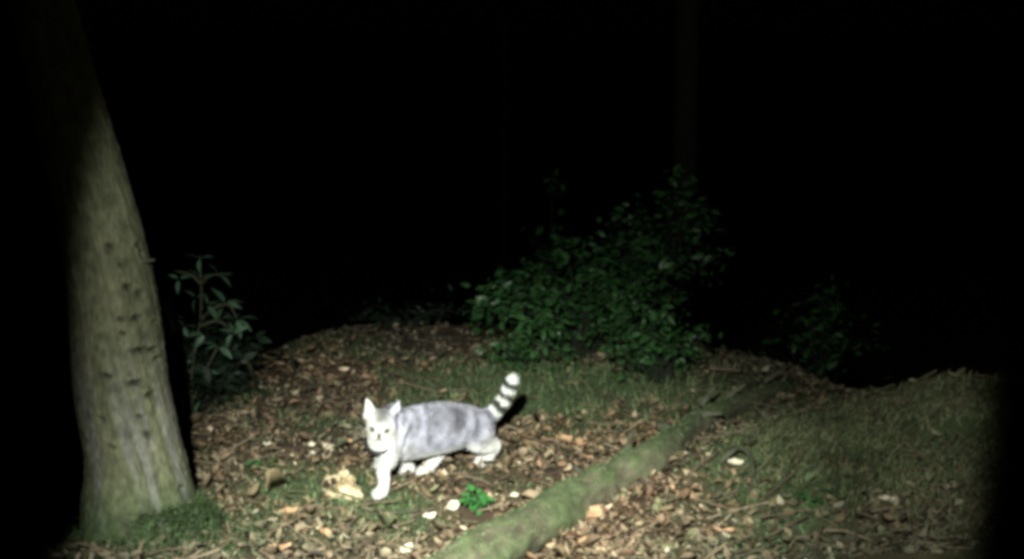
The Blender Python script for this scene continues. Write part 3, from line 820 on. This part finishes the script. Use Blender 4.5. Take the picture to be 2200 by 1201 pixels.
# ------------------------------------------------------------------ single leaves that stand out
def curled_leaf(px, py, L, w, rz, tilt, m, label, group=None, name='fallen_leaf'):
    p = gp(px, py, .012); rows = 9; cols = 5; V = []; f = []
    sd = random.random() * 10
    for i in range(rows):
        t = i / (rows - 1); ww = w * (math.sin(math.pi * (t * .94 + .03))) ** .7 * (1 + .15 * math.sin(t * 17 + sd))
        for j in range(cols):
            s = j / (cols - 1) * 2 - 1
            V.append(((t - .5) * L, s * ww * .5, .22 * w * s * s + .10 * L * (2 * t - 1) ** 2 + .002 * math.sin(9 * t + 3 * s + sd)))
    for i in range(rows - 1):
        for j in range(cols - 1): a = i * cols + j; f.append((a, a + cols, a + cols + 1, a + 1))
    o = link(name, mesh(name, V, f), m)
    o.location = p; o.rotation_euler = (tilt, random.uniform(-.2, .2), rz)
    so = o.modifiers.new('thickness', 'SOLIDIFY'); so.thickness = .0006
    tag(o, label, 'leaf', group)
for a in [
    (970, 1088, .050, .024, .9, .9, M_pale, 'bright bleached leaf standing on edge just left of the vivid seedling'),
    (922, 1110, .038, .017, .6, .6, M_pale, 'small bleached leaf below left of the brightest one by the seedling'),
    (872, 1184, .042, .022, .9, .5, M_pale, 'pale curled leaf at the bottom edge left of the log'),
    (1105, 1067, .024, .014, .1, .4, M_pale, 'tiny whitish leaf beside the upper edge of the log'),
    (1245, 958, .055, .042, 1.2, .5, M_tan, 'largest tan leaf of the clump above the middle of the log'),
    (1215, 944, .042, .032, .3, .4, M_tan, 'smaller tan leaf at the left of the clump above the log'),
    (1262, 985, .040, .026, 2.3, .4, M_tan, 'tan leaf at the lower end of the clump above the log'),
    (670, 958, .020, .014, .2, .7, M_pale, 'tiny bright white leaf scrap left of the cat head'),
    (672, 975, .020, .010, .1, .3, M_pale, 'faint pale leaf scrap right below the bright white scrap'),
    (742, 950, .040, .024, .5, .5, M_tan, 'orange brown leaf close to the left of the cat chin'),
    (765, 960, .030, .020, 1.9, .4, M_tan, 'small tan leaf tucked under the cat chin'),
    (1580, 997, .042, .018, .0, .7, M_pale, 'pale flat leaf at the left foot of the mound'),
    (1905, 1077, .040, .016, .1, .5, M_pale, 'pale leaf lying in the mound grass at the far right'),
    (1275, 1108, .060, .036, .9, .4, M_tan, 'broad tan leaf against the lower side of the log'),
    (1440, 1052, .026, .02, .4, .4, M_tan, 'small light leaf right of the log middle'),
    (1255, 1172, .046, .030, 1.0, .3, M_tan, 'tan leaf in the litter right of the log near the bottom edge'),
    (1555, 1145, .050, .034, 2.7, .3, M_tan, 'reddish tan leaf among the litter right of the log'),
    (620, 1100, .050, .024, .5, .3, M_tan, 'light brown leaf between the trunk foot and the rotten wood'),
    (600, 1180, .055, .022, .2, .2, M_tan, 'long light brown leaf at the bottom edge near the trunk'),
    (700, 1150, .045, .028, 2.0, .3, M_tan, 'brown leaf below the rotten wood'),
    (575, 955, .026, .014, .2, .3, M_pale, 'pale dot of a leaf above the small dark seedling'),
]: curled_leaf(*a)

# sticks
def stick(label, pts, r, lifts=None, m=M_twig, forks=0):
    P = [gp(px, py) for px, py in pts]; o = P[0].copy(); root_pts = []
    for i, p in enumerate(P):
        l = (lifts[i] if lifts else .008); q0 = p - o
        root_pts.append((q0.x, q0.y, q0.z + l + r * .8, r * (1 - .6 * i / len(P))))
    parts = [tube(root_pts, 8, 6, .15)]
    for k in range(forks):
        c = root_pts[min(len(root_pts) - 2, 1 + k)]; a = random.uniform(0, 6.28); L = .09
        parts.append(tube([(c[0], c[1], c[2], c[3] * .7), (c[0] + math.cos(a) * L * .5, c[1] + math.sin(a) * L * .5, c[2] + .015, c[3] * .5), (c[0] + math.cos(a) * L, c[1] + math.sin(a) * L, c[2] + .01, c[3] * .2)], 6, 4))
    v, f = merge(parts); ob = link('stick', mesh('stick', v, f), m); ob.location = o
    tag(ob, label, 'stick')
stick('dark thin stick lying at the bottom right below the mound', [(1660, 1105), (1700, 1140), (1740, 1190), (1770, 1240)], .006, m=M_dull, forks=1)
stick('short reddish stick in the litter right of the log', [(1480, 1030), (1510, 1005), (1540, 985)], .006)
stick('dark curved root arching at the left foot of the mound', [(1545, 1010), (1585, 1000), (1612, 1022), (1622, 1052)], .008, [.01, .04, .04, .0], M_dull)
stick('bent twig standing up beside the thin far stretch of the log', [(1510, 912), (1512, 930), (1500, 950), (1530, 965)], .005, [.04, .02, .01, .01])
stick('grey branch lying in the dark right of the holly, upper one', [(560, 760), (600, 790), (640, 812), (700, 832)], .009, [.08, .03, .012, .01], M_dull, 2)
stick('grey branch lying right of the holly, lower one', [(470, 812), (510, 830), (555, 852)], .010, [.08, .05, .02], M_dull, 1)
stick('thin forked stick curving over the leaves left of the cat ear', [(660, 925), (680, 900), (700, 885), (745, 880)], .004, [.01, .02, .03, .01], M_twig, 2)
stick('thin stick lying under the vivid seedling', [(880, 1120), (940, 1098), (1010, 1060)], .004, None, M_twig)
stick('short pale stick in the litter above the far end of the log', [(1520, 812), (1560, 814), (1590, 818)], .008, [.03, .03, .03], M_twig)
stick('dark stick lying just below the front paw', [(800, 1112), (850, 1112), (900, 1108)], .005, None, M_dull)
